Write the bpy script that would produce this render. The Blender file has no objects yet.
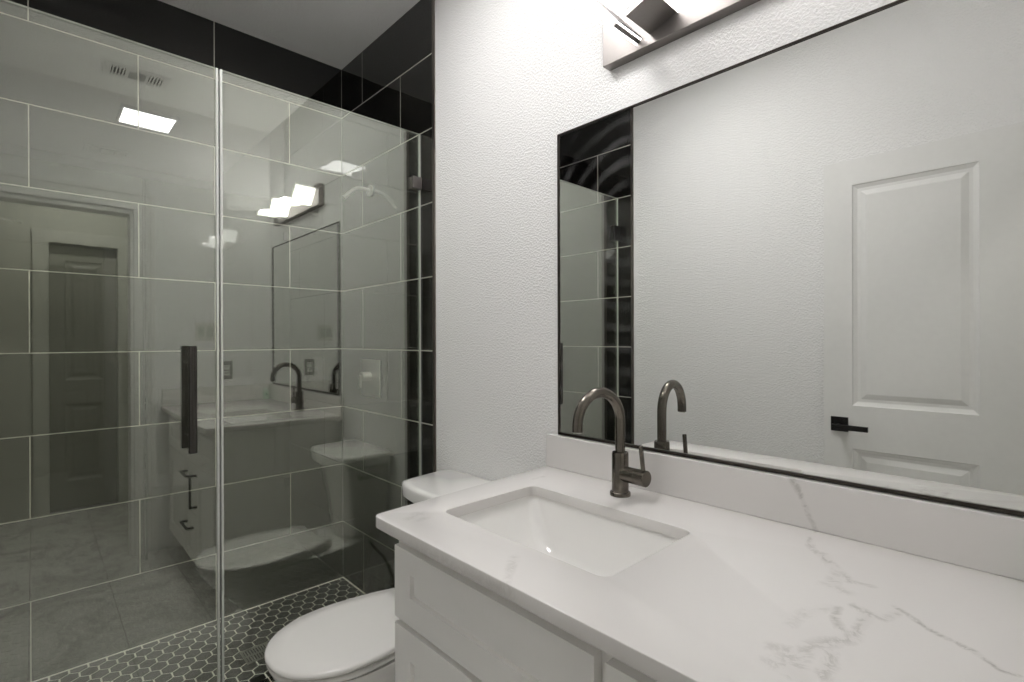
import bpy, bmesh, math, random
from mathutils import Vector, Matrix
random.seed(7)
SC = bpy.context.scene
COL = SC.collection
PI = math.pi
R = math.radians

# ------------------------------------------------------------------ camera, world, exposure
W_PX, H_PX = 1024.0, 682.0
F_PX = 506.98
yaw, pitch, roll = R(43.31), R(-0.089), R(-0.161)
Fv = Vector((-math.cos(yaw), math.sin(yaw), 0)); Rv = Vector((math.sin(yaw), math.cos(yaw), 0)); Uv = Vector((0, 0, 1))
F2 = Fv * math.cos(pitch) + Uv * math.sin(pitch); U2 = Uv * math.cos(pitch) - Fv * math.sin(pitch)
R3 = Rv * math.cos(roll) + U2 * math.sin(roll); U3 = U2 * math.cos(roll) - Rv * math.sin(roll)
cam_d = bpy.data.cameras.new('camera'); cam = bpy.data.objects.new('camera', cam_d); COL.objects.link(cam)
cam_d.sensor_fit = 'HORIZONTAL'; cam_d.sensor_width = 36.0; cam_d.lens = F_PX * 36.0 / W_PX
cam_d.clip_start = 0.02; cam_d.clip_end = 60
cam.matrix_world = Matrix(((R3.x, U3.x, -F2.x, 0.0), (R3.y, U3.y, -F2.y, -1.1997), (R3.z, U3.z, -F2.z, 1.2729), (0, 0, 0, 1)))
SC.camera = cam

world = bpy.data.worlds.new('world'); SC.world = world; world.use_nodes = True
wb = world.node_tree.nodes['Background']; wb.inputs[0].default_value = (0.8, 0.82, 0.85, 1); wb.inputs[1].default_value = 0.05

VANITY_LAMP = 5.0      # emission of the acrylic panels of the vanity light
CEILING_LAMP = 43.0     # emission of the ceiling light
HALL_FILL = 45.0  # emission of the added hall fill light
vs = SC.view_settings
vs.view_transform = 'Standard'; vs.look = 'None'; vs.gamma = 1.0; vs.use_curve_mapping = False
vs.exposure = 0.33
cy = SC.cycles
cy.max_bounces = 16; cy.diffuse_bounces = 8; cy.glossy_bounces = 10; cy.transmission_bounces = 8; cy.transparent_max_bounces = 16
cy.sample_clamp_indirect = 6.0; cy.blur_glossy = 0.3; cy.use_denoising = True

# main dimensions (metres): north wall y=0, west (shower end) wall x=WX, south wall y=SY, east wall x=EX
WX, SY, EX, CH = -2.595, -1.45, 0.05, 2.72
TX = -1.735             # where the shower tile ends on the long walls
GX = -1.835             # room face of the shower glass
CT = 0.8746             # counter top height

# ------------------------------------------------------------------ material helpers
def newmat(name):
    m = bpy.data.materials.new(name); m.use_nodes = True
    nt = m.node_tree
    return m, nt, nt.nodes['Principled BSDF'], nt.nodes['Material Output']
def N(nt, t, **kw):
    n = nt.nodes.new(t)
    for k, v in kw.items(): setattr(n, k, v)
    return n
def objco(nt):
    return N(nt, 'ShaderNodeTexCoord').outputs['Object']
def setp(b, color=None, rough=None, metal=None, spec=None, ior=None, coat=None):
    if color is not None: b.inputs['Base Color'].default_value = (*color, 1)
    if rough is not None: b.inputs['Roughness'].default_value = rough
    if metal is not None: b.inputs['Metallic'].default_value = metal
    if spec is not None: b.inputs['Specular IOR Level'].default_value = spec
    if ior is not None: b.inputs['IOR'].default_value = ior
    if coat is not None: b.inputs['Coat Weight'].default_value = coat
def noise(nt, vec, scale, detail=3.0, rough=0.5):
    n = N(nt, 'ShaderNodeTexNoise'); n.inputs['Scale'].default_value = scale; n.inputs['Detail'].default_value = detail
    n.inputs['Roughness'].default_value = rough
    if vec is not None: nt.links.new(vec, n.inputs['Vector'])
    return n
def bump(nt, b, height, strength, dist):
    u = N(nt, 'ShaderNodeBump'); u.inputs['Strength'].default_value = strength; u.inputs['Distance'].default_value = dist
    nt.links.new(height, u.inputs['Height']); nt.links.new(u.outputs['Normal'], b.inputs['Normal'])
    return u
def math_n(nt, op, a, b=None, clamp=False):
    n = N(nt, 'ShaderNodeMath', operation=op, use_clamp=clamp)
    for i, v in enumerate((a, b)):
        if v is None: continue
        if isinstance(v, (int, float)): n.inputs[i].default_value = v
        else: nt.links.new(v, n.inputs[i])
    return n.outputs[0]
def ramp(nt, fac, stops):
    r = N(nt, 'ShaderNodeValToRGB'); e = r.color_ramp.elements
    while len(e) < len(stops): e.new(0.5)
    for el, (p, c) in zip(e, stops): el.position = p; el.color = (*c, 1)
    nt.links.new(fac, r.inputs[0]); return r.outputs[0]
def mixc(nt, fac, a, b):
    m = N(nt, 'ShaderNodeMix', data_type='RGBA')
    if isinstance(fac, (int, float)): m.inputs[0].default_value = fac
    else: nt.links.new(fac, m.inputs[0])
    for i, v in ((6, a), (7, b)):
        if isinstance(v, tuple): m.inputs[i].default_value = (*v, 1)
        else: nt.links.new(v, m.inputs[i])
    return m.outputs[2]

def plain(name, color, rough, metal=0.0, nscale=40.0, namount=0.06, bump_s=0.0, bump_d=0.0005, **kw):
    m, nt, b, o = newmat(name); setp(b, color, rough, metal, **kw)
    co = objco(nt); n = noise(nt, co, nscale)
    c2 = tuple(c * (1 - namount) for c in color)
    nt.links.new(mixc(nt, n.outputs[0], color, c2), b.inputs['Base Color'])
    if bump_s: bump(nt, b, n.outputs[0], bump_s, bump_d)
    return m
def textured_paint(name, color, scale, strength, dist, rough=0.55):
    m, nt, b, o = newmat(name); setp(b, color, rough)
    co = objco(nt)
    n1 = noise(nt, co, scale, 2.0, 0.55); n2 = noise(nt, co, scale * 2.7, 2.0)
    h = math_n(nt, 'ADD', ramp(nt, n1.outputs[0], [(0.42, (0, 0, 0)), (0.62, (1, 1, 1))]), math_n(nt, 'MULTIPLY', n2.outputs[0], 0.4))
    bump(nt, b, h, strength, dist)
    return m

M = {}
M['wall'] = textured_paint('wall_paint', (0.85, 0.845, 0.84), 150.0, 0.6, 0.0022)
M['ceiling'] = textured_paint('ceiling_paint', (0.91, 0.905, 0.895), 120.0, 0.4, 0.002, 0.8)
M['trim'] = plain('white_trim_paint', (0.82, 0.815, 0.80), 0.35)
M['door'] = plain('door_paint', (0.82, 0.815, 0.80), 0.38)
M['cabinet'] = plain('white_cabinet_paint', (0.86, 0.85, 0.83), 0.35, namount=0.02)
M['porcelain'] = plain('white_porcelain', (0.83, 0.82, 0.80), 0.08, namount=0.01, coat=0.5)
M['seat_plastic'] = plain('white_seat_plastic', (0.80, 0.785, 0.765), 0.18, namount=0.01)
M['black_metal'] = plain('black_metal', (0.012, 0.011, 0.010), 0.32, 0.3, namount=0.3, nscale=200)
M['dark_bronze'] = plain('dark_bronze_metal', (0.055, 0.047, 0.040), 0.3, 0.85, namount=0.15, nscale=120)
M['gunmetal'] = plain('brushed_gunmetal', (0.17, 0.153, 0.132), 0.22, 1.0, namount=0.1, nscale=150)
M['nickel'] = plain('brushed_nickel', (0.27, 0.25, 0.24), 0.45, 1.0, namount=0.1, nscale=150)
M['clip'] = plain('satin_bronze', (0.17, 0.155, 0.145), 0.5, 0.6, namount=0.1, nscale=120)
M['steel'] = plain('brushed_steel', (0.60, 0.59, 0.56), 0.28, 1.0, namount=0.1, nscale=180)
M['chrome'] = plain('chrome', (0.8, 0.8, 0.8), 0.08, 1.0, namount=0.02)
M['trim_metal'] = plain('bronze_edge_trim', (0.20, 0.175, 0.16), 0.3, 0.9, namount=0.15, nscale=90)
M['plate'] = plain('white_switch_plastic', (0.74, 0.73, 0.70), 0.3, namount=0.02)
M['plate_grey'] = plain('pale_grey_plastic', (0.42, 0.42, 0.40), 0.3, nscale=60, namount=0.35)
M['plate_mid'] = plain('soft_grey_plastic', (0.60, 0.60, 0.575), 0.3, namount=0.03)
M['caulk'] = plain('grey_caulk', (0.30, 0.295, 0.27), 0.6)
M['door_grey'] = plain('grey_door_paint', (0.33, 0.33, 0.295), 0.4, namount=0.03)
M['hall_trim'] = plain('hall_trim_paint', (0.58, 0.58, 0.535), 0.4, namount=0.03)
M['handle'] = plain('dark_grey_metal', (0.085, 0.080, 0.074), 0.27, 0.85, namount=0.15, nscale=120)
M['freshener'] = plain('pale_green_white_plastic', (0.55, 0.66, 0.57), 0.3, namount=0.02)
M['shadow_gap'] = plain('dark_gap', (0.03, 0.028, 0.025), 0.6)
M['green'] = plain('green_plastic', (0.05, 0.22, 0.12), 0.4)
M['hall_paint'] = textured_paint('hall_paint', (0.52, 0.52, 0.47), 95.0, 0.4, 0.002)
M['dark_room'] = plain('dim_room_paint', (0.6, 0.6, 0.55), 0.7)
M['hose'] = plain('braided_hose', (0.35, 0.34, 0.32), 0.4, 0.6, nscale=400, namount=0.5)

def emit_mat(name, color, strength):
    m, nt, b, o = newmat(name)
    setp(b, (0.8, 0.8, 0.8), 0.3)
    n = noise(nt, objco(nt), 30.0)
    nt.links.new(mixc(nt, n.outputs[0], color, tuple(c * 0.98 for c in color)), b.inputs['Emission Color'])
    b.inputs['Emission Strength'].default_value = strength
    return m
M['acrylic_lit'] = emit_mat('lit_white_acrylic', (1.0, 0.975, 0.96), VANITY_LAMP)
M['acrylic_up_fill'] = emit_mat('added_upper_fill', (1.0, 0.975, 0.96), VANITY_LAMP * 10.0)  # much stronger glow for the added upward fill
M['ceiling_lit'] = emit_mat('lit_ceiling_diffuser', (1.0, 0.985, 0.975), CEILING_LAMP)
M['hall_fill'] = emit_mat('hall_fill_diffuser', (1.0, 0.98, 0.92), HALL_FILL)

def tile_mat(name, axes, cu, offset, wav, wavscale, bw=0.61):
    """large glossy black porcelain tiles, light grout; axes = which world axes give (u, v)"""
    m, nt, b, o = newmat(name)
    sep = N(nt, 'ShaderNodeSeparateXYZ'); co = objco(nt); nt.links.new(co, sep.inputs[0])
    comb = N(nt, 'ShaderNodeCombineXYZ')
    u = math_n(nt, 'ADD', sep.outputs[axes[0]], cu); nt.links.new(u, comb.inputs[0]); nt.links.new(sep.outputs[axes[1]], comb.inputs[1])
    br = N(nt, 'ShaderNodeTexBrick'); br.offset = offset; br.offset_frequency = 2
    br.inputs['Scale'].default_value = 1.0; br.inputs['Brick Width'].default_value = bw; br.inputs['Row Height'].default_value = 0.3075
    br.inputs['Mortar Size'].default_value = 0.0019; br.inputs['Mortar Smooth'].default_value = 0.0; br.inputs['Bias'].default_value = 0
    nt.links.new(comb.outputs[0], br.inputs['Vector'])
    # slate-like veins running diagonally
    mp = N(nt, 'ShaderNodeMapping'); mp.inputs['Rotation'].default_value = (0, 0, 0.35); mp.inputs['Scale'].default_value = (1.3, 6.0, 1)
    nt.links.new(comb.outputs[0], mp.inputs[0])
    n1 = noise(nt, mp.outputs[0], 2.2, 6.0, 0.62)
    c = ramp(nt, n1.outputs[0], [(0.30, (0.005, 0.0047, 0.0041)), (0.55, (0.011, 0.0105, 0.0092)), (0.78, (0.030, 0.0285, 0.025))])
    nt.links.new(mixc(nt, br.outputs['Fac'], c, (0.50, 0.49, 0.43)), b.inputs['Base Color'])
    r = math_n(nt, 'ADD', math_n(nt, 'MULTIPLY', br.outputs['Fac'], 0.6), 0.006)
    nt.links.new(r, b.inputs['Roughness']); b.inputs['IOR'].default_value = 1.66
    wv = noise(nt, comb.outputs[0], wavscale, 1.0)
    h = math_n(nt, 'SUBTRACT', math_n(nt, 'MULTIPLY', wv.outputs[0], 1.0), math_n(nt, 'MULTIPLY', br.outputs['Fac'], 0.15))
    bump(nt, b, h, 1.0, wav)
    return m
M['tile_w'] = tile_mat('black_tile_west', (1, 2), 0.272, 0.541, 0.0004, 3.0)
M['tile_n'] = tile_mat('black_tile_north', (0, 2), 1.999, 0.575, 0.0014, 5.0, 0.63)
M['tile_s'] = tile_mat('black_tile_south', (0, 2), 1.995, 0.575, 0.001, 4.0, 0.63)
M['hex'] = plain('black_hex_tile', (0.010, 0.0095, 0.0085), 0.35, nscale=9.0, namount=0.6)
M['grout'] = plain('light_grout', (0.88, 0.87, 0.81), 0.8, nscale=300)

def marble_floor():
    m, nt, b, o = newmat('marble_floor_tile'); setp(b, (0.5, 0.49, 0.46), 0.14)
    co = objco(nt)
    n1 = noise(nt, co, 2.4, 8.0, 0.6); n1.inputs['Distortion'].default_value = 1.6
    d = math_n(nt, 'ABSOLUTE', math_n(nt, 'SUBTRACT', n1.outputs[0], 0.5))
    c = ramp(nt, d, [(0.0, (0.5, 0.49, 0.47)), (0.035, (0.66, 0.65, 0.63)), (0.3, (0.72, 0.71, 0.69))])
    br = N(nt, 'ShaderNodeTexBrick'); br.offset = 0.5
    for k, v in (('Scale', 1.0), ('Brick Width', 0.61), ('Row Height', 0.305), ('Mortar Size', 0.0015), ('Mortar Smooth', 0.0)): br.inputs[k].default_value = v
    nt.links.new(co, br.inputs['Vector'])
    nt.links.new(mixc(nt, br.outputs['Fac'], c, (0.42, 0.41, 0.38)), b.inputs['Base Color'])
    return m
M['marble'] = marble_floor()

def quartz():
    """white quartz with sparse grey veins along hand-placed strokes, broken up by noise"""
    m, nt, b, o = newmat('white_veined_quartz'); setp(b, (0.80, 0.785, 0.76), 0.13)
    co = objco(nt)
    nz = noise(nt, co, 9.0, 6.0, 0.65)
    off = N(nt, 'ShaderNodeVectorMath', operation='SUBTRACT'); nt.links.new(nz.outputs['Color'], off.inputs[0]); off.inputs[1].default_value = (0.5, 0.5, 0.5)
    sc = N(nt, 'ShaderNodeVectorMath', operation='SCALE'); nt.links.new(off.outputs[0], sc.inputs[0]); sc.inputs['Scale'].default_value = 0.035
    wp = N(nt, 'ShaderNodeVectorMath', operation='ADD'); nt.links.new(co, wp.inputs[0]); nt.links.new(sc.outputs[0], wp.inputs[1])
    P = wp.outputs[0]
    def seg(a, c, width, amount):
        a = Vector(a); c = Vector(c); d = c - a; L = d.length; dn = d / L
        s = N(nt, 'ShaderNodeVectorMath', operation='SUBTRACT'); nt.links.new(P, s.inputs[0]); s.inputs[1].default_value = a
        dt = N(nt, 'ShaderNodeVectorMath', operation='DOT_PRODUCT'); nt.links.new(s.outputs[0], dt.inputs[0]); dt.inputs[1].default_value = dn
        t = math_n(nt, 'MINIMUM', math_n(nt, 'MAXIMUM', dt.outputs['Value'], 0.0), L)
        pr = N(nt, 'ShaderNodeVectorMath', operation='SCALE'); pr.inputs[0].default_value = dn; nt.links.new(t, pr.inputs['Scale'])
        df = N(nt, 'ShaderNodeVectorMath', operation='SUBTRACT'); nt.links.new(s.outputs[0], df.inputs[0]); nt.links.new(pr.outputs[0], df.inputs[1])
        ln = N(nt, 'ShaderNodeVectorMath', operation='LENGTH'); nt.links.new(df.outputs[0], ln.inputs[0])
        v = math_n(nt, 'SUBTRACT', 1.0, math_n(nt, 'DIVIDE', ln.outputs['Value'], width), True)
        return math_n(nt, 'MULTIPLY', v, amount)
    acc = None
    for s in VEINS:
        v = seg(*s); acc = v if acc is None else math_n(nt, 'MAXIMUM', acc, v)
    # break the broad strokes into fine threads
    n2 = noise(nt, co, 22.0, 5.0, 0.7); n2.inputs['Distortion'].default_value = 0.8
    thread = math_n(nt, 'SUBTRACT', 1.0, math_n(nt, 'MULTIPLY', math_n(nt, 'ABSOLUTE', math_n(nt, 'SUBTRACT', n2.outputs[0], 0.5)), 14.0), True)
    fac = math_n(nt, 'MULTIPLY', acc, math_n(nt, 'ADD', math_n(nt, 'MULTIPLY', thread, 0.8), 0.2), True)
    n3 = noise(nt, co, 3.0, 3.0)
    base = mixc(nt, n3.outputs[0], (0.745, 0.725, 0.71), (0.725, 0.705, 0.69))
    nt.links.new(mixc(nt, fac, base, (0.40, 0.385, 0.365)), b.inputs['Base Color'])
    return m
Z = CT
VEINS = [((-0.378, -0.02, 0.975), (-0.352, -0.02, 0.925), 0.009, 0.8), ((-0.352, -0.02, 0.925), (-0.335, -0.02, 0.88), 0.009, 0.8),
         ((-0.334, -0.064, Z), (-0.315, -0.121, Z), 0.01, 0.75),
         ((-0.315, -0.121, Z), (-0.276, -0.16, Z), 0.01, 0.75),
         ((-0.276, -0.16, Z), (-0.245, -0.198, Z), 0.01, 0.75),
         ((-0.245, -0.198, Z), (-0.228, -0.229, Z), 0.01, 0.75),
         ((-0.29, -0.136, Z), (-0.255, -0.192, Z), 0.014, 0.5),
         ((-0.255, -0.192, Z), (-0.24, -0.272, Z), 0.014, 0.5),
         ((-0.241, -0.211, Z), (-0.216, -0.225, Z), 0.009, 0.6),
         ((-0.216, -0.225, Z), (-0.192, -0.221, Z), 0.009, 0.6),
         ((-0.25, -0.267, Z), (-0.222, -0.275, Z), 0.016, 0.45),
         ((-0.217, -0.336, Z), (-0.21, -0.372, Z), 0.01, 0.75),
         ((-0.21, -0.372, Z), (-0.195, -0.395, Z), 0.01, 0.75),
         ((-0.195, -0.395, Z), (-0.179, -0.394, Z), 0.01, 0.75),
         ((-0.179, -0.394, Z), (-0.179, -0.351, Z), 0.01, 0.75),
         ((-0.179, -0.351, Z), (-0.182, -0.318, Z), 0.01, 0.75),
         ((-0.182, -0.318, Z), (-0.201, -0.313, Z), 0.01, 0.75),
         ((-0.179, -0.394, Z), (-0.184, -0.42, Z), 0.014, 0.65),
         ((-0.184, -0.42, Z), (-0.199, -0.441, Z), 0.014, 0.65),
         ((-0.182, -0.32, Z), (-0.165, -0.322, Z), 0.01, 0.6),
         ((-0.165, -0.322, Z), (-0.155, -0.293, Z), 0.01, 0.6),
         ((-0.161, -0.271, Z), (-0.146, -0.281, Z), 0.0065, 0.95),
         ((-0.146, -0.281, Z), (-0.127, -0.295, Z), 0.0065, 0.95),
         ((-0.127, -0.295, Z), (-0.104, -0.311, Z), 0.0065, 0.95),
         ((-0.104, -0.311, Z), (-0.082, -0.317, Z), 0.0065, 0.95),
         ((-0.082, -0.317, Z), (-0.056, -0.338, Z), 0.0065, 0.95),
         ((-0.056, -0.338, Z), (-0.039, -0.354, Z), 0.0065, 0.95),
         ((-0.039, -0.354, Z), (-0.026, -0.353, Z), 0.0065, 0.95),
         ((-0.198, -0.445, Z), (-0.214, -0.466, Z), 0.016, 0.6),
         ((-0.214, -0.466, Z), (-0.217, -0.493, Z), 0.016, 0.6),
         ((-0.217, -0.493, Z), (-0.231, -0.499, Z), 0.016, 0.6),
         ((-0.231, -0.499, Z), (-0.246, -0.505, Z), 0.016, 0.6),
         ((-0.217, -0.498, Z), (-0.211, -0.531, Z), 0.016, 0.65),
         ((-0.211, -0.531, Z), (-0.2, -0.544, Z), 0.016, 0.65),
         ((-0.193, -0.468, Z), (-0.187, -0.497, Z), 0.014, 0.65),
         ((-0.187, -0.497, Z), (-0.185, -0.527, Z), 0.014, 0.65),
         ((-0.229, -0.506, Z), (-0.223, -0.535, Z), 0.018, 0.6),
         ((-0.223, -0.535, Z), (-0.207, -0.547, Z), 0.018, 0.6),
         ((-0.237, -0.541, Z), (-0.222, -0.543, Z), 0.02, 0.4),
         ((-0.247, -0.433, Z), (-0.24, -0.379, Z), 0.014, 0.35),
         ((-0.24, -0.379, Z), (-0.229, -0.343, Z), 0.014, 0.35),
         ((-1.0, -0.56, Z), (-0.975, -0.535, Z), 0.02, 0.4), ((-0.975, -0.535, Z), (-0.96, -0.575, Z), 0.016, 0.4), ((-1.0, -0.56, Z), (-0.985, -0.59, Z), 0.016, 0.35),
         ((-1.02, -0.16, Z), (-1.012, -0.12, Z), 0.012, 0.5), ((-0.675, -0.56, Z), (-0.64, -0.60, Z), 0.014, 0.45), ((-0.64, -0.60, Z), (-0.61, -0.638, Z), 0.012, 0.35),
         ((-0.90, -0.638, Z - 0.02), (-0.6, -0.638, Z - 0.012), 0.016, 0.3)]
M['quartz'] = quartz()

def mirror_mat():
    m, nt, b, o = newmat('mirror_silver')
    setp(b, (0.84, 0.85, 0.835), 0.0, 1.0)
    # faint wiping film: arcs of very slightly rougher glass
    co = objco(nt)
    mp = N(nt, 'ShaderNodeMapping'); mp.inputs['Location'].default_value = (0.804, 0, -1.627); nt.links.new(co, mp.inputs[0])
    w = N(nt, 'ShaderNodeTexWave', wave_type='RINGS', rings_direction='Y'); w.inputs['Scale'].default_value = 5.2; w.inputs['Phase Offset'].default_value = 1.2; w.inputs['Distortion'].default_value = 2.2; w.inputs['Detail Scale'].default_value = 1.6; w.inputs['Detail'].default_value = 3.0
    nt.links.new(mp.outputs[0], w.inputs['Vector'])
    n = noise(nt, co, 4.0, 3.0)
    sx = N(nt, 'ShaderNodeSeparateXYZ'); nt.links.new(co, sx.inputs[0])
    side = ramp(nt, math_n(nt, 'ADD', sx.outputs[0], 1.0), [(0.20, (1, 1, 1)), (0.27, (0.12, 0.12, 0.12))])
    arcs = ramp(nt, w.outputs[0], [(0.5, (0, 0, 0)), (1.0, (1, 1, 1))])
    patch = ramp(nt, n.outputs[0], [(0.40, (0, 0, 0)), (0.6, (1, 1, 1))])
    f = math_n(nt, 'MULTIPLY', math_n(nt, 'MULTIPLY', side, arcs), patch)
    df = N(nt, 'ShaderNodeBsdfDiffuse'); df.inputs[0].default_value = (0.8, 0.8, 0.82, 1)
    mx = N(nt, 'ShaderNodeMixShader'); nt.links.new(math_n(nt, 'MULTIPLY', f, 0.06), mx.inputs[0])
    nt.links.new(b.outputs[0], mx.inputs[1]); nt.links.new(df.outputs[0], mx.inputs[2]); nt.links.new(mx.outputs[0], o.inputs['Surface'])
    return m
M['mirror'] = mirror_mat()

def glass_mat():
    m, nt, b, o = newmat('shower_glass'); nt.nodes.remove(b)
    lw = N(nt, 'ShaderNodeLayerWeight'); lw.inputs[0].default_value = 0.5
    f5 = math_n(nt, 'POWER', lw.outputs['Facing'], 5.0)
    fac = math_n(nt, 'ADD', math_n(nt, 'MULTIPLY', f5, 0.8), GLASS_F0)
    n = noise(nt, objco(nt), 1.5)
    tr = N(nt, 'ShaderNodeBsdfTransparent'); nt.links.new(mixc(nt, n.outputs[0], (0.925, 0.935, 0.915), (0.92, 0.93, 0.91)), tr.inputs[0])
    gl = N(nt, 'ShaderNodeBsdfGlossy'); gl.inputs['Roughness'].default_value = 0.0
    nt.links.new(mixc(nt, fac, (0.0, 0.0, 0.0), (0.97, 1.0, 0.92)), gl.inputs[0])
    ad = N(nt, 'ShaderNodeAddShader'); nt.links.new(tr.outputs[0], ad.inputs[0]); nt.links.new(gl.outputs[0], ad.inputs[1])
    nt.links.new(ad.outputs[0], o.inputs['Surface'])
    return m
GLASS_F0 = 0.18
M['glass'] = glass_mat()
def seal_mat(name, color, transp):
    m, nt, b, o = newmat(name); setp(b, color, 0.2)
    n = noise(nt, objco(nt), 60.0); nt.links.new(mixc(nt, n.outputs[0], color, tuple(c * 0.92 for c in color)), b.inputs['Base Color'])
    tr = N(nt, 'ShaderNodeBsdfTransparent'); mx = N(nt, 'ShaderNodeMixShader'); mx.inputs[0].default_value = transp
    nt.links.new(b.outputs[0], mx.inputs[1]); nt.links.new(tr.outputs[0], mx.inputs[2]); nt.links.new(mx.outputs[0], o.inputs['Surface'])
    return m
M['seal'] = seal_mat('clear_vinyl_seal', (0.84, 0.85, 0.81), 0.35)
M['glass_edge'] = seal_mat('polished_glass_edge', (0.62, 0.66, 0.59), 0.15)

# ------------------------------------------------------------------ mesh helpers
def obj(name, bm, mats, parent=None, smooth=None):
    me = bpy.data.meshes.new(name); bmesh.ops.recalc_face_normals(bm, faces=bm.faces[:])
    bm.to_mesh(me); bm.free()
    for m in (mats if isinstance(mats, (list, tuple)) else [mats]): me.materials.append(m)
    o = bpy.data.objects.new(name, me); COL.objects.link(o)
    if parent is not None: o.parent = parent
    if smooth is not None:
        for p in me.polygons: p.use_smooth = True
        me.set_sharp_from_angle(angle=R(smooth))
    return o
def tag(o, label=None, cat=None, group=None, kind=None):
    if label: o['label'] = label
    if cat: o['category'] = cat
    if group: o['group'] = group
    if kind: o['kind'] = kind
    return o
def thing(name, label, cat, loc=(0, 0, 0), group=None):
    o = bpy.data.objects.new(name, None); COL.objects.link(o); o.empty_display_size = 0.05
    o.location = (0, 0, 0)
    return tag(o, label, cat, group)
def struct(name, bm, m, parent=None, smooth=None):
    o = obj(name, bm, m, parent, smooth)
    if parent is None: o['kind'] = 'structure'
    return o
def B(): return bmesh.new()
def box(bm, x0, x1, y0, y1, z0, z1, bevel=0.0, seg=2, mat=0):
    before = set(bm.faces)
    r = bmesh.ops.create_cube(bm, size=1.0)
    for v in r['verts']:
        v.co = Vector(((x0 + x1) / 2 + v.co.x * (x1 - x0), (y0 + y1) / 2 + v.co.y * (y1 - y0), (z0 + z1) / 2 + v.co.z * (z1 - z0)))
    if bevel:
        es = list({e for v in r['verts'] for e in v.link_edges})
        bmesh.ops.bevel(bm, geom=es, offset=bevel, segments=seg, affect='EDGES', profile=0.5)
    for f in bm.faces:
        if f not in before: f.material_index = mat
def prism(bm, pts, axis, a0, a1, mat=0):
    """extrude a 2-D polygon along an axis: axis 1 -> pts are (x,z) along y; 0 -> (y,z) along x; 2 -> (x,y) along z"""
    def P(p, a):
        return Vector((p[0], a, p[1])) if axis == 1 else (Vector((a, p[0], p[1])) if axis == 0 else Vector((p[0], p[1], a)))
    va = [bm.verts.new(P(p, a0)) for p in pts]; vb = [bm.verts.new(P(p, a1)) for p in pts]
    fs = [bm.faces.new(va), bm.faces.new(vb[::-1])]
    for i in range(len(pts)):
        j = (i + 1) % len(pts); fs.append(bm.faces.new((va[i], vb[i], vb[j], va[j])))
    for f in fs: f.material_index = mat
def loft(bm, loops, cap0=True, cap1=True, mat=0):
    vs_ = [[bm.verts.new(p) for p in L] for L in loops]
    n = len(vs_[0]); fs = []
    for a, b in zip(vs_[:-1], vs_[1:]):
        for i in range(n):
            j = (i + 1) % n; fs.append(bm.faces.new((a[i], a[j], b[j], b[i])))
    if cap0: fs.append(bm.faces.new(vs_[0][::-1]))
    if cap1: fs.append(bm.faces.new(vs_[-1]))
    for f in fs: f.material_index = mat
def lathe(bm, prof, origin=(0, 0, 0), axis=(0, 0, 1), n=32, mat=0):
    """prof: list of (radius, height along axis)"""
    ax = Vector(axis).normalized(); q = Vector((0, 0, 1)).rotation_difference(ax); o = Vector(origin)
    loops = []
    for r, h in prof:
        loops.append([o + q @ Vector((r * math.cos(2 * PI * i / n), r * math.sin(2 * PI * i / n), h)) for i in range(n)])
    loft(bm, loops, mat=mat)
def cyl(bm, a, b, r, n=24, bevel=0.0, r2=None):
    a = Vector(a); b = Vector(b); L = (b - a).length; r2 = r if r2 is None else r2
    if bevel: prof = [(r - bevel, 0), (r, bevel), (r2, L - bevel), (r2 - bevel, L)]
    else: prof = [(r, 0), (r2, L)]
    lathe(bm, prof, a, b - a, n)
def tube(bm, pts, r, n=16, radii=None):
    pts = [Vector(p) for p in pts]; loops = []; prev = None
    for i, p in enumerate(pts):
        t = (pts[min(i + 1, len(pts) - 1)] - pts[max(i - 1, 0)]).normalized()
        if prev is None:
            up = Vector((0, 0, 1)) if abs(t.z) < 0.9 else Vector((1, 0, 0)); u = t.cross(up).normalized()
        else:
            u = (prev - t * prev.dot(t)).normalized()
        prev = u; v = t.cross(u); rr = radii[i] if radii else r
        loops.append([p + (u * math.cos(2 * PI * k / n) + v * math.sin(2 * PI * k / n)) * rr for k in range(n)])
    loft(bm, loops)
def rrect(x0, x1, y0, y1, r, n=6):
    out = []
    for cx, cy_, a0 in ((x1 - r, y1 - r, 0), (x0 + r, y1 - r, 90), (x0 + r, y0 + r, 180), (x1 - r, y0 + r, 270)):
        for k in range(n + 1):
            a = R(a0 + 90 * k / n); out.append((cx + r * math.cos(a), cy_ + r * math.sin(a)))
    return out
def plate_mesh(name, loops, z0, z1, bevel):
    """flat slab with holes, from 2-D loops, via a filled curve"""
    cu = bpy.data.curves.new(name + '_outline', 'CURVE'); cu.dimensions = '2D'; cu.fill_mode = 'BOTH'
    for L in loops:
        s = cu.splines.new('POLY'); s.points.add(len(L) - 1); s.use_cyclic_u = True
        for p, q in zip(s.points, L): p.co = (q[0], q[1], 0, 1)
    cu.extrude = (z1 - z0) / 2 - bevel; cu.bevel_depth = bevel; cu.bevel_resolution = 2; cu.offset = -bevel
    t = bpy.data.objects.new('tmp', cu); COL.objects.link(t)
    dg = bpy.context.evaluated_depsgraph_get(); me = bpy.data.meshes.new_from_object(t.evaluated_get(dg))
    bpy.data.objects.remove(t); bpy.data.curves.remove(cu)
    bm = bmesh.new(); bm.from_mesh(me); bpy.data.meshes.remove(me)
    for v in bm.verts: v.co.z += (z0 + z1) / 2
    bmesh.ops.remove_doubles(bm, verts=bm.verts[:], dist=1e-5)
    return bm
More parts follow.
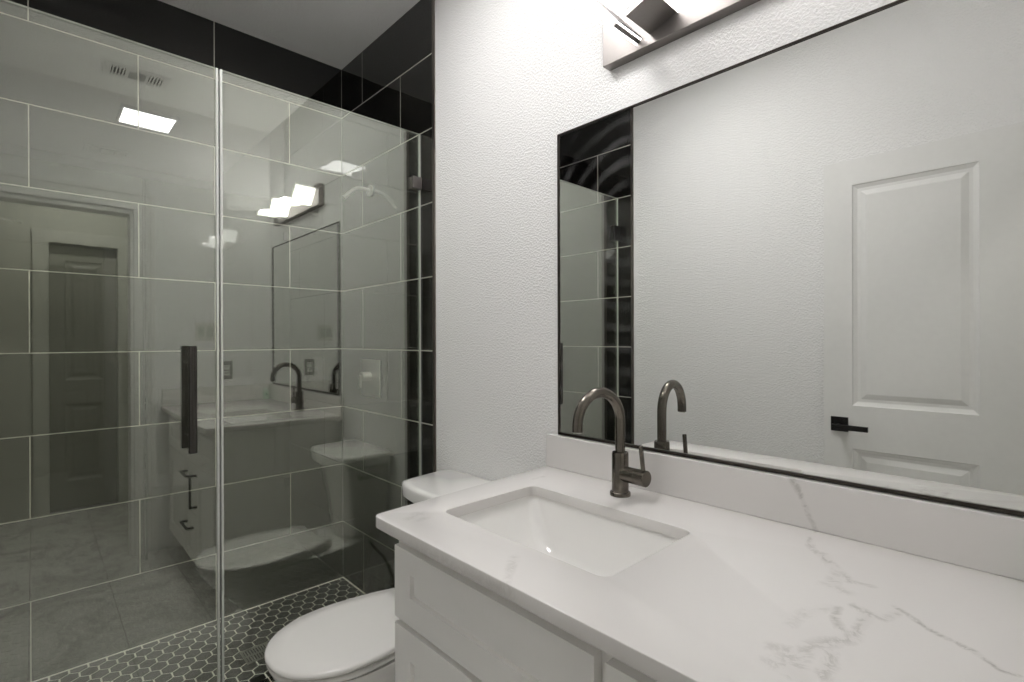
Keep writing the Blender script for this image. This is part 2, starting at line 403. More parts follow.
def panelled(bm, u0, u1, z0, z1, yf, th, panels, prof, face=-1):
    """slab in the x-z plane, front at y=yf facing face*y, with one column of recessed panels; prof = [(inset, depth), ...]"""
    d = -face
    us = sorted({u0, u1, panels[0][0], panels[0][1]}); zs = sorted({z0, z1} | {p[2] for p in panels} | {p[3] for p in panels})
    g = {}
    def V(u, z, y):
        k = (round(u, 5), round(z, 5), round(y, 5))
        if k not in g: g[k] = bm.verts.new((u, y, z))
        return g[k]
    for i in range(len(us) - 1):
        for j in range(len(zs) - 1):
            a, b, c, e = us[i], us[i + 1], zs[j], zs[j + 1]
            hit = any(abs(a - p[0]) < 1e-6 and abs(c - p[2]) < 1e-6 for p in panels)
            if not hit:
                bm.faces.new((V(a, c, yf), V(b, c, yf), V(b, e, yf), V(a, e, yf)))
            else:
                last = None
                for ins, dep in [(0, 0)] + prof:
                    ring = [V(a + ins, c + ins, yf + d * dep), V(b - ins, c + ins, yf + d * dep), V(b - ins, e - ins, yf + d * dep), V(a + ins, e - ins, yf + d * dep)]
                    if last:
                        for k in range(4):
                            m_ = (k + 1) % 4; bm.faces.new((last[k], last[m_], ring[m_], ring[k]))
                    last = ring
                bm.faces.new(last)
    yb = yf + d * th
    bk = [bm.verts.new((u, yb, z)) for u, z in ((u0, z0), (u1, z0), (u1, z1), (u0, z1))]
    bm.faces.new(bk)
    per = [(u, z0) for u in us] + [(u1, z) for z in zs[1:]] + [(u, z1) for u in us[::-1][1:]] + [(u0, z) for z in zs[::-1][1:-1]]
    n = len(per)
    def corner(u, z): return bk[[(u0, z0), (u1, z0), (u1, z1), (u0, z1)].index((u, z))] if (u, z) in [(u0, z0), (u1, z0), (u1, z1), (u0, z1)] else None
    for side in (([(u, z0) for u in us]), [(u1, z) for z in zs], [(u, z1) for u in us[::-1]], [(u0, z) for z in zs[::-1]]):
        vs2 = [V(u, z, yf) for u, z in side] + [corner(*side[-1]), corner(*side[0])]
        bm.faces.new(vs2)

# ------------------------------------------------------------------ the setting
bm = B(); box(bm, WX - 0.1, 1.45, SY - 0.9, 0.1, -0.12, -0.004)
struct('floor', bm, M['marble']).location.z = 0.004
bm = B(); box(bm, WX - 0.1, 1.45, SY - 0.9, 0.1, CH, CH + 0.1); struct('ceiling', bm, M['ceiling'])
bm = B(); box(bm, TX, EX + 0.12, 0.0, 0.1, 0, CH); struct('wall_north', bm, M['wall'])
bm = B(); box(bm, WX - 0.1, TX, 0.0, 0.1, 0, CH); struct('wall_north_tiled', bm, M['tile_n'])
bm = B(); box(bm, WX - 0.1, WX, SY - 0.1, 0.0, 0, CH); struct('wall_west', bm, M['tile_w'])
bm = B(); box(bm, TX, EX + 0.12, SY - 0.1, SY, 0, CH); struct('wall_south', bm, M['wall'])
bm = B(); box(bm, WX - 0.1, TX, SY - 0.1, SY, 0, CH); struct('wall_south_tiled', bm, M['tile_s'])
DO0, DO1, DH = -0.765, -1.415, 2.045     # doorway in the east wall
bm = B(); box(bm, EX, EX + 0.12, DO0, 0.0, 0, CH); box(bm, EX, EX + 0.12, SY, DO1, 0, CH); box(bm, EX, EX + 0.12, DO1, DO0, DH, CH)
struct('wall_east', bm, M['wall'])
# bronze tile-edge strips
for y in (-0.0015, SY + 0.0015):
    bm = B(); box(bm, TX - 0.009, TX + 0.008, y - 0.0035, y + 0.0035, 0.0, CH - 0.001, 0.001)
    struct('trim_1' if y > -1 else 'trim_2', bm, M['trim_metal'])
# door casing on the east wall
bm = B()
box(bm, EX - 0.018, EX - 0.0005, DO0 - 0.005, DO0 + 0.1, 0, DH + 0.005, 0.004); box(bm, EX - 0.018, EX - 0.0005, SY + 0.002, DO0 + 0.1, DH + 0.005, DH + 0.115, 0.004)
box(bm, EX - 0.018, EX - 0.0005, SY + 0.002, DO1 + 0.005, 0, DH + 0.005, 0.004)
box(bm, EX - 0.026, EX - 0.016, DO0 + 0.075, DO0 + 0.1, 0, DH + 0.09, 0.003); box(bm, EX - 0.026, EX - 0.016, SY + 0.002, DO0 + 0.1, DH + 0.09, DH + 0.115, 0.003)
struct('trim_3', bm, M['trim'])
bm = B(); box(bm, EX - 0.001, EX + 0.121, DO0 - 0.02, DO0, 0, DH, 0.001); box(bm, EX - 0.001, EX + 0.121, DO1, DO1 + 0.02, 0, DH, 0.001); box(bm, EX - 0.001, EX + 0.121, DO1, DO0, DH - 0.02, DH, 0.001)
struct('trim_4', bm, M['trim'])
def baseboard(name, x0, x1, y0, y1):
    bm = B(); box(bm, x0, x1, y0, y1, 0, 0.13, 0.003); struct(name, bm, M['trim'])
baseboard('baseboard_north', TX + 0.01, -1.05, -0.014, -0.0005)
baseboard('baseboard_south', TX + 0.01, EX - 0.03, SY + 0.0005, SY + 0.014)
# the hall beyond the doorway
bm = B(); box(bm, 1.35, 1.45, SY - 0.7, -0.72, 0, CH); box(bm, 1.35, 1.45, -1.55, -0.72, 2.0, CH); 
bm.free(); bm = B()
box(bm, 1.35, 1.45, -0.72, 0.1, 0, CH); box(bm, 1.35, 1.45, -1.12, -0.72, 2.0, CH); box(bm, 1.35, 1.45, SY - 0.9, -1.12, 0, CH)
struct('wall_hall_east', bm, M['hall_paint'])
bm = B(); box(bm, EX + 0.12, 1.35, 0.0, 0.1, 0, CH); struct('wall_hall_north', bm, M['hall_paint'])
bm = B(); box(bm, EX + 0.12, 1.35, SY - 0.9, SY - 0.8, 0, CH); box(bm, EX + 0.02, EX + 0.12, SY - 0.8, SY - 0.1, 0, CH); struct('wall_hall_south', bm, M['hall_paint'])
bm = B(); panelled(bm, -1.118, -0.722, 0.01, 1.998, 0.0, 0.036, [(-1.03, -0.81, 0.22, 0.80), (-1.03, -0.81, 0.98, 1.88)], [(0.004, 0.004), (0.018, 0.010), (0.030, 0.0105), (0.052, 0.003)], face=-1)
for v in bm.verts: v.co = Vector((1.40 + v.co.y, v.co.x, v.co.z))
door2 = struct('door_2', bm, M['door_grey'])
tag(door2, 'grey closed door in the hall beyond the bathroom doorway', 'door')
bm = B(); box(bm, 1.332, 1.3495, -0.72, -0.63, 0, 2.0, 0.003); box(bm, 1.332, 1.3495, -1.21, -0.63, 2.0, 2.09, 0.003); box(bm, 1.332, 1.3495, -1.21, -1.12, 0, 2.0, 0.003)
struct('trim_5', bm, M['hall_trim'])

# shower floor: black hexagons in light grout
HX0, HX1 = WX, -1.895
bm = B(); box(bm, HX0, HX1, SY, 0.0, 0.0, 0.0045, mat=1)
hexb = B(); ff = 0.057; rr = (ff - 0.0062) / math.sqrt(3); dx = ff * math.sqrt(3) / 2
row = 0; x = WX + 0.012
while x < HX1 + 0.03:
    y = -1.049 - 10 * ff + (ff / 2) + (ff / 2 if row % 2 else 0)
    while y < 0.03:
        vs_ = [hexb.verts.new((x + rr * math.cos(R(60 * k)), y + rr * math.sin(R(60 * k)), 0.006)) for k in range(6)]
        lo = [hexb.verts.new((v.co.x, v.co.y, 0.004)) for v in vs_]
        hexb.faces.new(vs_)
        for k in range(6): hexb.faces.new((vs_[k], lo[k], lo[(k + 1) % 6], vs_[(k + 1) % 6]))
        y += ff
    x += dx; row += 1
for co_, no in (((HX0 + 0.003, 0, 0), (-1, 0, 0)), ((HX1 - 0.002, 0, 0), (1, 0, 0)), ((0, -0.003, 0), (0, 1, 0)), ((0, SY + 0.003, 0), (0, -1, 0))):
    bmesh.ops.bisect_plane(hexb, geom=hexb.verts[:] + hexb.edges[:] + hexb.faces[:], plane_co=co_, plane_no=no, clear_outer=True)
tmp = bpy.data.meshes.new('t'); hexb.to_mesh(tmp); hexb.free()
bm.from_mesh(tmp); bpy.data.meshes.remove(tmp)
o = struct('floor_shower', bm, [M['hex'], M['grout']])
bm = B(); box(bm, -1.895, TX - 0.008, SY + 0.0, 0.0, 0.0, 0.085, 0.003); struct('trim_6', bm, M['tile_w'])

# white caulk beads in the shower's inner corners
bm = B(); prism(bm, [(WX, 0.004), (WX + 0.0045, 0.0065), (WX, 0.010)], 1, SY, 0.0); prism(bm, [(0.0, 0.004), (-0.0055, 0.0065), (0.0, 0.012)], 0, WX, -1.896); 
struct('trim_7', bm, M['grout'])
bm = B(); prism(bm, [(WX, 0.0), (WX + 0.0014, 0.0), (WX, -0.0014)], 2, 0.006, CH - 0.001); struct('trim_8', bm, M['caulk'])

# ------------------------------------------------------------------ shower glass
GT, GB = 2.150, 0.092
def glass_panel(name, parent, y0, y1):
    bm = B(); box(bm, GX - 0.010, GX, y0, y1, GB, GT)
    bm.faces.ensure_lookup_table()
    for f in bm.faces: f.material_index = 0 if abs(f.normal.x) > 0.5 else 1
    me = obj(name, bm, [M['glass'], M['glass_edge']], parent)
    return me
def hinge(parent, z, y0, y1):
    bm = B(); box(bm, GX - 0.024, GX - 0.0105, y0, y1, z, z + 0.05, 0.002); box(bm, GX + 0.0005, GX + 0.014, y0, y1, z, z + 0.05, 0.002)
    obj('wall_clip', bm, M['clip'], parent)
fx = thing('fixed_glass_panel', 'fixed clear glass shower panel between the joint and the wall above the toilet', 'glass panel')
glass_panel('pane', fx, -0.756, -0.006)
for z in (1.912, 0.35): hinge(fx, z, -0.046, -0.002)
bm = B(); box(bm, GX - 0.008, GX - 0.002, -0.0055, -0.0003, GB, GT - 0.002); obj('seal', bm, M['seal'], fx)
bm = B(); box(bm, GX - 0.012, GX + 0.003, -0.7615, -0.755, GB, GT - 0.001); obj('seal', bm, M['seal'], fx)
dr = thing('glass_shower_door', 'clear glass shower door with a long dark vertical bar handle', 'shower door')
glass_panel('pane', dr, SY + 0.006, -0.771)
bm = B(); box(bm, GX - 0.012, GX + 0.003, -0.773, -0.7665, GB, GT - 0.001); obj('seal', bm, M['seal'], dr)
for z in (1.885, 0.30):
    bm = B(); box(bm, GX - 0.024, GX - 0.0105, SY + 0.001, SY + 0.06, z, z + 0.09, 0.002); box(bm, GX + 0.0005, GX + 0.014, SY + 0.001, SY + 0.06, z, z + 0.09, 0.002)
    obj('hinge', bm, M['black_metal'], dr)
for sx, zz in ((1, (0.932, 1.258)), (-1, (0.930, 1.257))):
    xc = GX - 0.005 + sx * 0.052
    bm = B(); cyl(bm, (xc, -0.849, zz[0]), (xc, -0.849, zz[1]), 0.0118, 28, 0.0015)
    hb = obj('handle', bm, M['handle'], dr, 40)
    for z in (zz[0] + 0.05, zz[1] - 0.05):
        bm = B(); cyl(bm, (GX - 0.005 + sx * 0.0055, -0.849, z), (xc - sx * 0.008, -0.849, z), 0.0075, 18); obj('standoff', bm, M['handle'], hb, 40)

# drain, shower arm, valve
t = thing('shower_drain', 'square stainless grate drain in the black hexagon shower floor', 'drain')
bm = B(); DX0, DX1, DY0, DY1 = -2.258, -2.153, -0.597, -0.492
for a in ((DX0, DX0 + 0.008, DY0, DY1), (DX1 - 0.008, DX1, DY0, DY1), (DX0 + 0.008, DX1 - 0.008, DY0, DY0 + 0.008), (DX0 + 0.008, DX1 - 0.008, DY1 - 0.008, DY1)): box(bm, a[0], a[1], a[2], a[3], 0.0062, 0.0105, 0.0008)
obj('frame', bm, M['steel'], t)
bm = B()
for i in range(9):
    yy = DY0 + 0.012 + i * 0.0098; box(bm, DX0 + 0.008, DX1 - 0.008, yy, yy + 0.0045, 0.0062, 0.0095)
box(bm, -2.209, -2.203, DY0 + 0.008, DY1 - 0.008, 0.0062, 0.0098)
obj('grate', bm, M['steel'], t)
bm = B(); box(bm, DX0 + 0.008, DX1 - 0.008, DY0 + 0.008, DY1 - 0.008, 0.006, 0.0064); obj('sump', bm, M['shadow_gap'], t)
t = thing('shower_spout_arm', 'brushed nickel shower arm on the tiled wall inside the shower', 'shower arm')
bm = B(); cyl(bm, (-2.275, -0.0005, 2.005), (-2.275, -0.009, 2.005), 0.028, 28, 0.002); obj('flange', bm, M['steel'], t, 40)
bm = B(); pts = [(-2.275, -0.008, 2.005), (-2.275, -0.04, 2.007), (-2.275, -0.07, 2.003), (-2.275, -0.095, 1.988), (-2.275, -0.14, 1.945)]
tube(bm, pts, 0.0095, 14); obj('pipe', bm, M['steel'], t, 50)
t = thing('shower_valve', 'square nickel shower valve trim with a round knob on the tiled wall', 'shower valve')
bm = B(); box(bm, -2.365, -2.185, -0.008, -0.0005, 1.0, 1.18, 0.003); obj('plate', bm, M['steel'], t)
bm = B(); cyl(bm, (-2.275, -0.008, 1.10), (-2.275, -0.055, 1.10), 0.022, 26, 0.002); k = obj('knob', bm, M['steel'], t, 40)
bm = B(); box(bm, -2.280, -2.270, -0.065, -0.053, 1.045, 1.105, 0.002); obj('lever', bm, M['steel'], k)

# ------------------------------------------------------------------ vanity
CX0, CX1 = -1.062, EX - 0.001
KX0 = -1.045; FY = -0.58     # cabinet left side, face-frame plane
van = thing('vanity_cabinet', 'white shaker bathroom vanity cabinet under the quartz counter', 'cabinet')
bm = B()
box(bm, KX0, KX0 + 0.018, FY, -0.002, 0.0, CT - 0.0275); box(bm, CX1 - 0.02, CX1 - 0.002, FY, -0.002, 0, CT - 0.0275)
box(bm, KX0 + 0.018, CX1 - 0.02, FY, FY + 0.02, CT - 0.075, CT - 0.0275); box(bm, KX0 + 0.018, CX1 - 0.02, FY, FY + 0.02, 0.10, 0.14)
box(bm, KX0 + 0.018, KX0 + 0.045, FY, FY + 0.02, 0.14, CT - 0.075); box(bm, -0.475, -0.432, FY, FY + 0.02, 0.14, CT - 0.075); box(bm, CX1 - 0.06, CX1 - 0.02, FY, FY + 0.02, 0.14, CT - 0.075)
box(bm, KX0 + 0.018, CX1 - 0.02, FY + 0.02, -0.02, 0.10, 0.118); box(bm, KX0 + 0.018, CX1 - 0.02, -0.02, -0.002, 0.10, CT - 0.16)
box(bm, KX0 + 0.018, CX1 - 0.02, FY + 0.07, FY + 0.085, 0.0, 0.10); box(bm, KX0 + 0.045, CX1 - 0.06, FY + 0.001, FY + 0.012, 0.14, CT - 0.075)
obj('carcass', bm, M['cabinet'], van)
def pull(parent, a, b, out):
    """square bar pull between two points on the front plane y=FY-0.022"""
    a = Vector(a); b = Vector(b); d = (b - a).normalized(); bm = B()
    y0 = FY - 0.0205
    lo = Vector((min(a.x, b.x), 0, min(a.z, b.z))); hi = Vector((max(a.x, b.x), 0, max(a.z, b.z)))
    box(bm, lo.x - 0.005, hi.x + 0.005, y0 - 0.036, y0 - 0.026, lo.z - 0.005, hi.z + 0.005, 0.001)
    for p in (a, b): box(bm, p.x - 0.005, p.x + 0.005, y0 - 0.028, y0, p.z - 0.005, p.z + 0.005)
    o = obj('pull', bm, M['black_metal'], parent); o['label'] = 'black square bar pull'
    return o
SH = [(0.0001, 0.0), (0.0015, 0.010)]
def shaker(name, x0, x1, z0, z1, st, top=None, bot=None):
    bm = B(); panelled(bm, x0, x1, z0, z1, FY - 0.020, 0.019, [(x0 + st, x1 - st, z0 + (bot or st), z1 - (top or st))], SH)
    return obj(name, bm, M['cabinet'], van)
shaker('false_front', -1.030, -0.462, 0.644, 0.806, 0.064, 0.049, 0.061)
d1 = shaker('door', -1.030, -0.680, 0.125, 0.630, 0.064)
pull(d1, (-0.708, 0, 0.43), (-0.708, 0, 0.59), 1)
for z0, z1, zp in ((0.385, 0.630, 0.575), (0.125, 0.373, 0.305)):
    d = shaker('drawer', -0.670, -0.462, z0, z1, 0.05)
    pull(d, (-0.63, 0, zp), (-0.49, 0, zp), 1)
shaker('false_front', -0.441, 0.022, 0.644, 0.806, 0.064, 0.049, 0.061)
shaker('door', -0.441, 0.022, 0.125, 0.630, 0.064)

ctop = thing('countertop', 'white quartz vanity countertop with grey veins and a short backsplash', 'countertop')
SX0, SX1, SY0, SY1 = -0.974, -0.508, -0.507, -0.205
outer = [(CX0 + 0.02 - 0.02 * math.sin(R(a)), -0.618 - 0.02 * math.cos(R(a))) for a in (0, 15, 30, 45, 60, 75, 90)] + [(CX0 - 0.035, -0.0005), (CX1, -0.0005), (CX1, -0.638)]
bm = plate_mesh('slab', [outer, rrect(SX0, SX1, SY0, SY1, 0.022)[::-1]], CT - 0.026, CT, 0.0018)
obj('slab', bm, M['quartz'], ctop, 35)
bm = B(); box(bm, CX0 - 0.034, CX1 - 0.0205, -0.020, -0.0005, CT + 0.0003, 0.9755, 0.0015); obj('backsplash', bm, M['quartz'], ctop)
bm = B(); box(bm, CX1 - 0.02, CX1 - 0.0005, -0.632, -0.0005, CT + 0.0003, 0.9755, 0.0015); obj('side_splash', bm, M['quartz'], ctop)

sink = thing('sink', 'white rectangular undermount basin set into the quartz counter', 'sink')
bm = B(); z_ = CT - 0.0265
L = []
for ins, zz, rad in ((-0.03, z_, 0.05), (-0.03, z_ - 0.012, 0.05), (-0.012, z_ - 0.014, 0.04), (0.0, z_ - 0.06, 0.04), (0.03, z_ - 0.13, 0.05), (0.09, z_ - 0.152, 0.05)):
    L.append([(p[0], p[1], zz) for p in rrect(SX0 + ins, SX1 - ins, SY0 + ins, SY1 - ins, rad, 8)])
Li = []
for ix, iy, zz, rad in ((-0.004, -0.004, z_, 0.026), (-0.003, -0.003, z_ - 0.004, 0.026), (0.002, 0.002, z_ - 0.014, 0.026), (0.022, 0.012, z_ - 0.045, 0.03), (0.048, 0.024, z_ - 0.080, 0.034), (0.076, 0.036, z_ - 0.108, 0.038), (0.105, 0.052, z_ - 0.124, 0.042), (0.140, 0.085, z_ - 0.131, 0.04), (0.185, 0.125, z_ - 0.133, 0.018)):
    Li.append([(p[0], p[1], zz) for p in rrect(SX0 + ix, SX1 - ix, SY0 + iy, SY1 - iy, rad, 8)])
loft(bm, L[::-1] + Li)
obj('basin', bm, M['porcelain'], sink, 50)
sxc, syc = (SX0 + SX1) / 2, (SY0 + SY1) / 2
bm = B(); lathe(bm, [(0.0, 0.0), (0.026, 0.0), (0.026, 0.003), (0.02, 0.006), (0.0, 0.0065)][1:-1], (sxc, syc, z_ - 0.1329), (0, 0, 1), 28); obj('drain', bm, M['gunmetal'], sink, 40)

# faucet
fc = thing('faucet', 'dark brushed gooseneck faucet standing behind the basin', 'faucet')
fx_, fy_ = -0.757, -0.1055
bm = B(); lathe(bm, [(0.0262, 0.0003), (0.0262, 0.008), (0.0248, 0.010), (0.0215, 0.011)], (fx_, fy_, CT)); obj('base_ring', bm, M['gunmetal'], fc, 40)
bm = B(); lathe(bm, [(0.0213, 0.011), (0.0213, 0.107), (0.020, 0.111), (0.013, 0.1115)], (fx_, fy_, CT), n=40); obj('body', bm, M['gunmetal'], fc, 40)
bm = B(); end = Vector((-0.7753, -0.2546)); dirv = end - Vector((fx_, fy_)); dl = dirv.length; dirv /= dl; rad = dl / 2; zc_ = 1.142 - rad
pts = [Vector((fx_, fy_, CT + 0.111))] + [Vector((fx_, fy_, zz)) for zz in (1.0, 1.03, zc_)]
for k in range(1, 25):
    a = PI - PI * k / 24; s = rad + rad * math.cos(a)
    pts.append(Vector((fx_ + dirv.x * s, fy_ + dirv.y * s, zc_ + rad * math.sin(a))))
pts.append(Vector((end.x, end.y, zc_ - 0.014)))
tube(bm, pts, 0.0128, 24); sp = obj('spout', bm, M['gunmetal'], fc, 50)
bm = B(); cyl(bm, pts[-1] + Vector((0, 0, 0.002)), pts[-1] - Vector((0, 0, 0.003)), 0.0095, 20); obj('aerator', bm, M['steel'], sp, 40)
bm = B(); hz = 0.932
def hp(t): return Vector((fx_ + t, fy_ - 0.07 * t, hz))
cyl(bm, hp(0.012), hp(0.052), 0.0198, 36, 0.001); cyl(bm, hp(0.052), hp(0.0535), 0.0188, 36); cyl(bm, hp(0.0535), hp(0.081), 0.0202, 36, 0.0015)
hd = obj('handle', bm, M['gunmetal'], fc, 40)
bm = B(); cyl(bm, hp(0.071) + Vector((0, 0, 0.016)), (-0.692, -0.1125, 1.012), 0.0056, 16, 0.0008); obj('lever', bm, M['gunmetal'], hd, 40)

# mirror
mr = thing('mirror', 'large rectangular wall mirror with a slim dark frame above the vanity', 'mirror')
MX0, MX1, MZ0, MZ1 = -1.0565, -0.012, 0.9775, 1.915
bm = B(); box(bm, MX0 + 0.004, MX1 - 0.004, -0.0035, -0.0005, MZ0 + 0.004, MZ1 - 0.004); obj('glass', bm, M['mirror'], mr)
bm = B(); fw = 0.0045
for a in ((MX0, MX0 + fw, MZ0, MZ1), (MX1 - fw, MX1, MZ0, MZ1), (MX0 + fw, MX1 - fw, MZ0, MZ0 + 0.008), (MX0 + fw, MX1 - fw, MZ1 - fw, MZ1)): box(bm, a[0], a[1], -0.008, -0.0005, a[2], a[3], 0.0008)
obj('frame', bm, M['dark_bronze'], mr)

# vanity light: back plate with two folded metal wings, each carrying lit acrylic
vl = thing('vanity_light', 'brushed nickel vanity light with two folded lit wings above the mirror', 'wall light')
bm = B(); box(bm, -0.862, -0.128, -0.034, -0.0005, 2.040, 2.160, 0.0012); obj('backplate', bm, M['nickel'], vl)
bm = B(); box(bm, -0.8615, -0.1285, -0.0005, -0.0001, 2.0405, 2.1595); bm.free()
def strip(bm, poly, t0, t1, y0, y1, mat=0):
    P = [Vector(p) for p in poly]; n = len(P); nr = []
    for i in range(n):
        ns = []
        for a, b in ((i - 1, i), (i, i + 1)):
            if 0 <= a and b < n:
                d = (P[b] - P[a]).normalized(); ns.append(Vector((-d.y, d.x)))
        v = ns[0] if len(ns) == 1 else (ns[0] + ns[1]).normalized() / max(0.5, math.sqrt((1 + ns[0].dot(ns[1])) / 2))
        nr.append(v)
    lo = [P[i] + nr[i] * t0 for i in range(n)]; hi = [P[i] + nr[i] * t1 for i in range(n)]
    for i in range(n - 1): prism(bm, [lo[i], lo[i + 1], hi[i + 1], hi[i]], 1, y0, y1, mat)
for k, ox in enumerate((0.0, 0.373)):
    A, Bp, Bt, C_, D_ = (-0.815 + ox, 2.138), (-0.748 + ox, 2.056), (-0.712 + ox, 2.066), (-0.632 + ox, 2.089), (-0.530 + ox, 2.098)
    y0, y1 = -0.142, -0.0345
    bm = B(); strip(bm, [A, Bp], 0.0, 0.0105, y0, y1); strip(bm, [A, Bp], 0.0147, 0.0178, y0, y1)
    w = obj('wing', bm, M['nickel'], vl)
    bm = B(); strip(bm, [A, Bp], -0.0045, -0.0003, y0, y1); strip(bm, [A, Bp], 0.0107, 0.0145, y0, y1)
    obj('diffuser', bm, M['acrylic_lit'], w)['label'] = 'lit white acrylic'
    bm = B(); strip(bm, [Bt, C_, D_], 0.0, 0.004, y0, y1); strip(bm, [Bt, C_, D_], 0.0102, 0.014, y0, y1)
    w = obj('wing', bm, M['nickel'], vl)
    bm = B(); strip(bm, [Bt, C_, D_], 0.0042, 0.010, y0, y1); strip(bm, [C_, D_], -0.0045, -0.0003, y0, y1)
    obj('diffuser', bm, M['acrylic_lit'], w)['label'] = 'lit white acrylic'
    bm = B(); strip(bm, [C_, D_], 0.0142, 0.018, y0 + 0.004, y1); obj('added_uplight', bm, M['acrylic_up_fill'], w)['label'] = 'added upward fill glow on the hidden wing top'  # added glowing strip, out of sight, to brighten the ceiling by bounce

# ------------------------------------------------------------------ toilet
TXc = -1.428
def egg(zz, half, ytip, yback, hb, yc, n=44, p=2.15):
    """closed outline: superellipse front, straight-ish tapering back"""
    pts = []
    for i in range(n + 1):
        a = PI * i / n          # 0 = +x side, pi = -x side, through the tip (-y)
        c, s = math.cos(a), math.sin(a)
        pts.append((TXc + half * math.copysign(abs(c) ** (2 / p), c), yc - (yc - ytip) * abs(s) ** (2 / p), zz))
    m_ = 8
    for k in range(1, m_ + 1):
        f = k / m_; w = half + (hb - half) * (f ** 1.8); pts.append((TXc - w, yc + (yback - yc) * f, zz))
    for k in range(m_, 0, -1):
        f = k / m_; w = half + (hb - half) * (f ** 1.8); pts.append((TXc + w, yc + (yback - yc) * f, zz))
    return pts
to = thing('toilet', 'white two piece toilet with closed lid between vanity and glass shower', 'toilet')
bm = B()
loft(bm, [egg(0.0, 0.105, -0.56, -0.12, 0.10, -0.40), egg(0.03, 0.103, -0.555, -0.12, 0.098, -0.40), egg(0.12, 0.10, -0.55, -0.12, 0.095, -0.40),
          egg(0.20, 0.118, -0.60, -0.10, 0.095, -0.42), egg(0.27, 0.148, -0.665, -0.07, 0.10, -0.45), egg(0.33, 0.170, -0.712, -0.05, 0.11, -0.48),
          egg(0.366, 0.178, -0.735, -0.045, 0.115, -0.50), egg(0.377, 0.175, -0.732, -0.045, 0.113, -0.50)])
obj('bowl', bm, M['porcelain'], to, 60)
def slab_egg(name, z0, z1, half, ytip, yback, hb, bev, dome=0.0):
    bm = B(); yc = -0.53
    ls = [egg(z0, half - bev, ytip + bev, yback - bev, hb - bev, yc), egg(z0 + bev, half, ytip, yback, hb, yc), egg(z1 - bev, half, ytip, yback, hb, yc), egg(z1, half - bev, ytip + bev, yback - bev, hb - bev, yc)]
    if dome: ls += [egg(z1 + dome * 0.7, half * 0.72, ytip * 0.75 + yc * 0.25, yback * 0.75 + yc * 0.25, hb * 0.72, yc), egg(z1 + dome, half * 0.35, ytip * 0.35 + yc * 0.65, yback * 0.35 + yc * 0.65, hb * 0.35, yc)]
    loft(bm, ls); return obj(name, bm, M['seat_plastic'], to, 50)
slab_egg('seat', 0.381, 0.396, 0.177, -0.745, -0.285, 0.135, 0.005)
slab_egg('lid', 0.3995, 0.4180, 0.178, -0.750, -0.290, 0.135, 0.006, 0.004)
for sx in (-0.075, 0.075):
    bm = B(); box(bm, TXc + sx - 0.022, TXc + sx + 0.022, -0.284, -0.255, 0.378, 0.408, 0.006)
    obj('seat_hinge', bm, M['seat_plastic'], to, 50)
def tankloop(zz, hw, yf, bow, r=0.03, yb=-0.012, n=10):
    pts = []
    hf = hw * 0.90
    for k in range(n + 1):
        f = -1 + 2 * k / n; pts.append((TXc + f * (hf - r), yf - bow * (1 - f * f), zz))
    pts += [(TXc + hf - r * 0.3, yf + r * 0.3, zz), (TXc + hf, yf + r, zz), (TXc + hw, yb - 0.02, zz), (TXc + hw - 0.005, yb - 0.005, zz), (TXc + hw - 0.02, yb, zz)]
    pts += [(TXc - hw + 0.02, yb, zz), (TXc - hw + 0.005, yb - 0.005, zz), (TXc - hw, yb - 0.02, zz), (TXc - hf, yf + r, zz), (TXc - hf + r * 0.3, yf + r * 0.3, zz)]
    return pts
bm = B(); loft(bm, [tankloop(0.379, 0.11, -0.165, 0.03), tankloop(0.40, 0.128, -0.172, 0.03), tankloop(0.55, 0.158, -0.188, 0.022), tankloop(0.715, 0.188, -0.215, 0.018)]); obj('tank', bm, M['porcelain'], to, 50)
bm = B(); loft(bm, [tankloop(0.7155, 0.199, -0.235, 0.02), tankloop(0.719, 0.205, -0.243, 0.02), tankloop(0.757, 0.207, -0.246, 0.02), tankloop(0.767, 0.202, -0.240, 0.02), tankloop(0.770, 0.188, -0.225, 0.02)]); obj('tank_lid', bm, M['porcelain'], to, 50)
bm = B(); xs = TXc - 0.170
cyl(bm, (xs + 0.003, -0.165, 0.672), (xs - 0.016, -0.165, 0.672), 0.011, 18, 0.001); box(bm, xs - 0.024, xs - 0.014, -0.172, -0.085, 0.667, 0.679, 0.003)
obj('flush_lever', bm, M['steel'], to, 40)['label'] = 'chrome flush lever'
t = thing('water_shutoff', 'small chrome shutoff valve on the wall low beside the toilet', 'shutoff valve')
vx = TXc - 0.262
bm = B(); cyl(bm, (vx, -0.0145, 0.17), (vx, -0.055, 0.17), 0.009, 16); lathe(bm, [(0.026, 0), (0.024, 0.004), (0.01, 0.006)], (vx, -0.015, 0.17), (0, -1, 0), 24); cyl(bm, (vx, -0.05, 0.155), (vx, -0.05, 0.195), 0.010, 16); obj('valve_body', bm, M['chrome'], t, 40)
bm = B(); lathe(bm, [(0.008, 0), (0.016, 0.003), (0.016, 0.010), (0.008, 0.013)], (vx, -0.056, 0.17), (0, -1, 0), 20); obj('knob', bm, M['chrome'], t, 40)
bm = B(); tube(bm, [(vx, -0.05, 0.194), (vx - 0.006, -0.055, 0.23), (vx + 0.0, -0.07, 0.28), (vx + 0.03, -0.08, 0.32), (vx + 0.08, -0.085, 0.335), (vx + 0.125, -0.085, 0.345), (vx + 0.143, -0.085, 0.362), (vx + 0.145, -0.085, 0.3785)], 0.006, 12); obj('supply_hose', bm, M['hose'], to, 50)

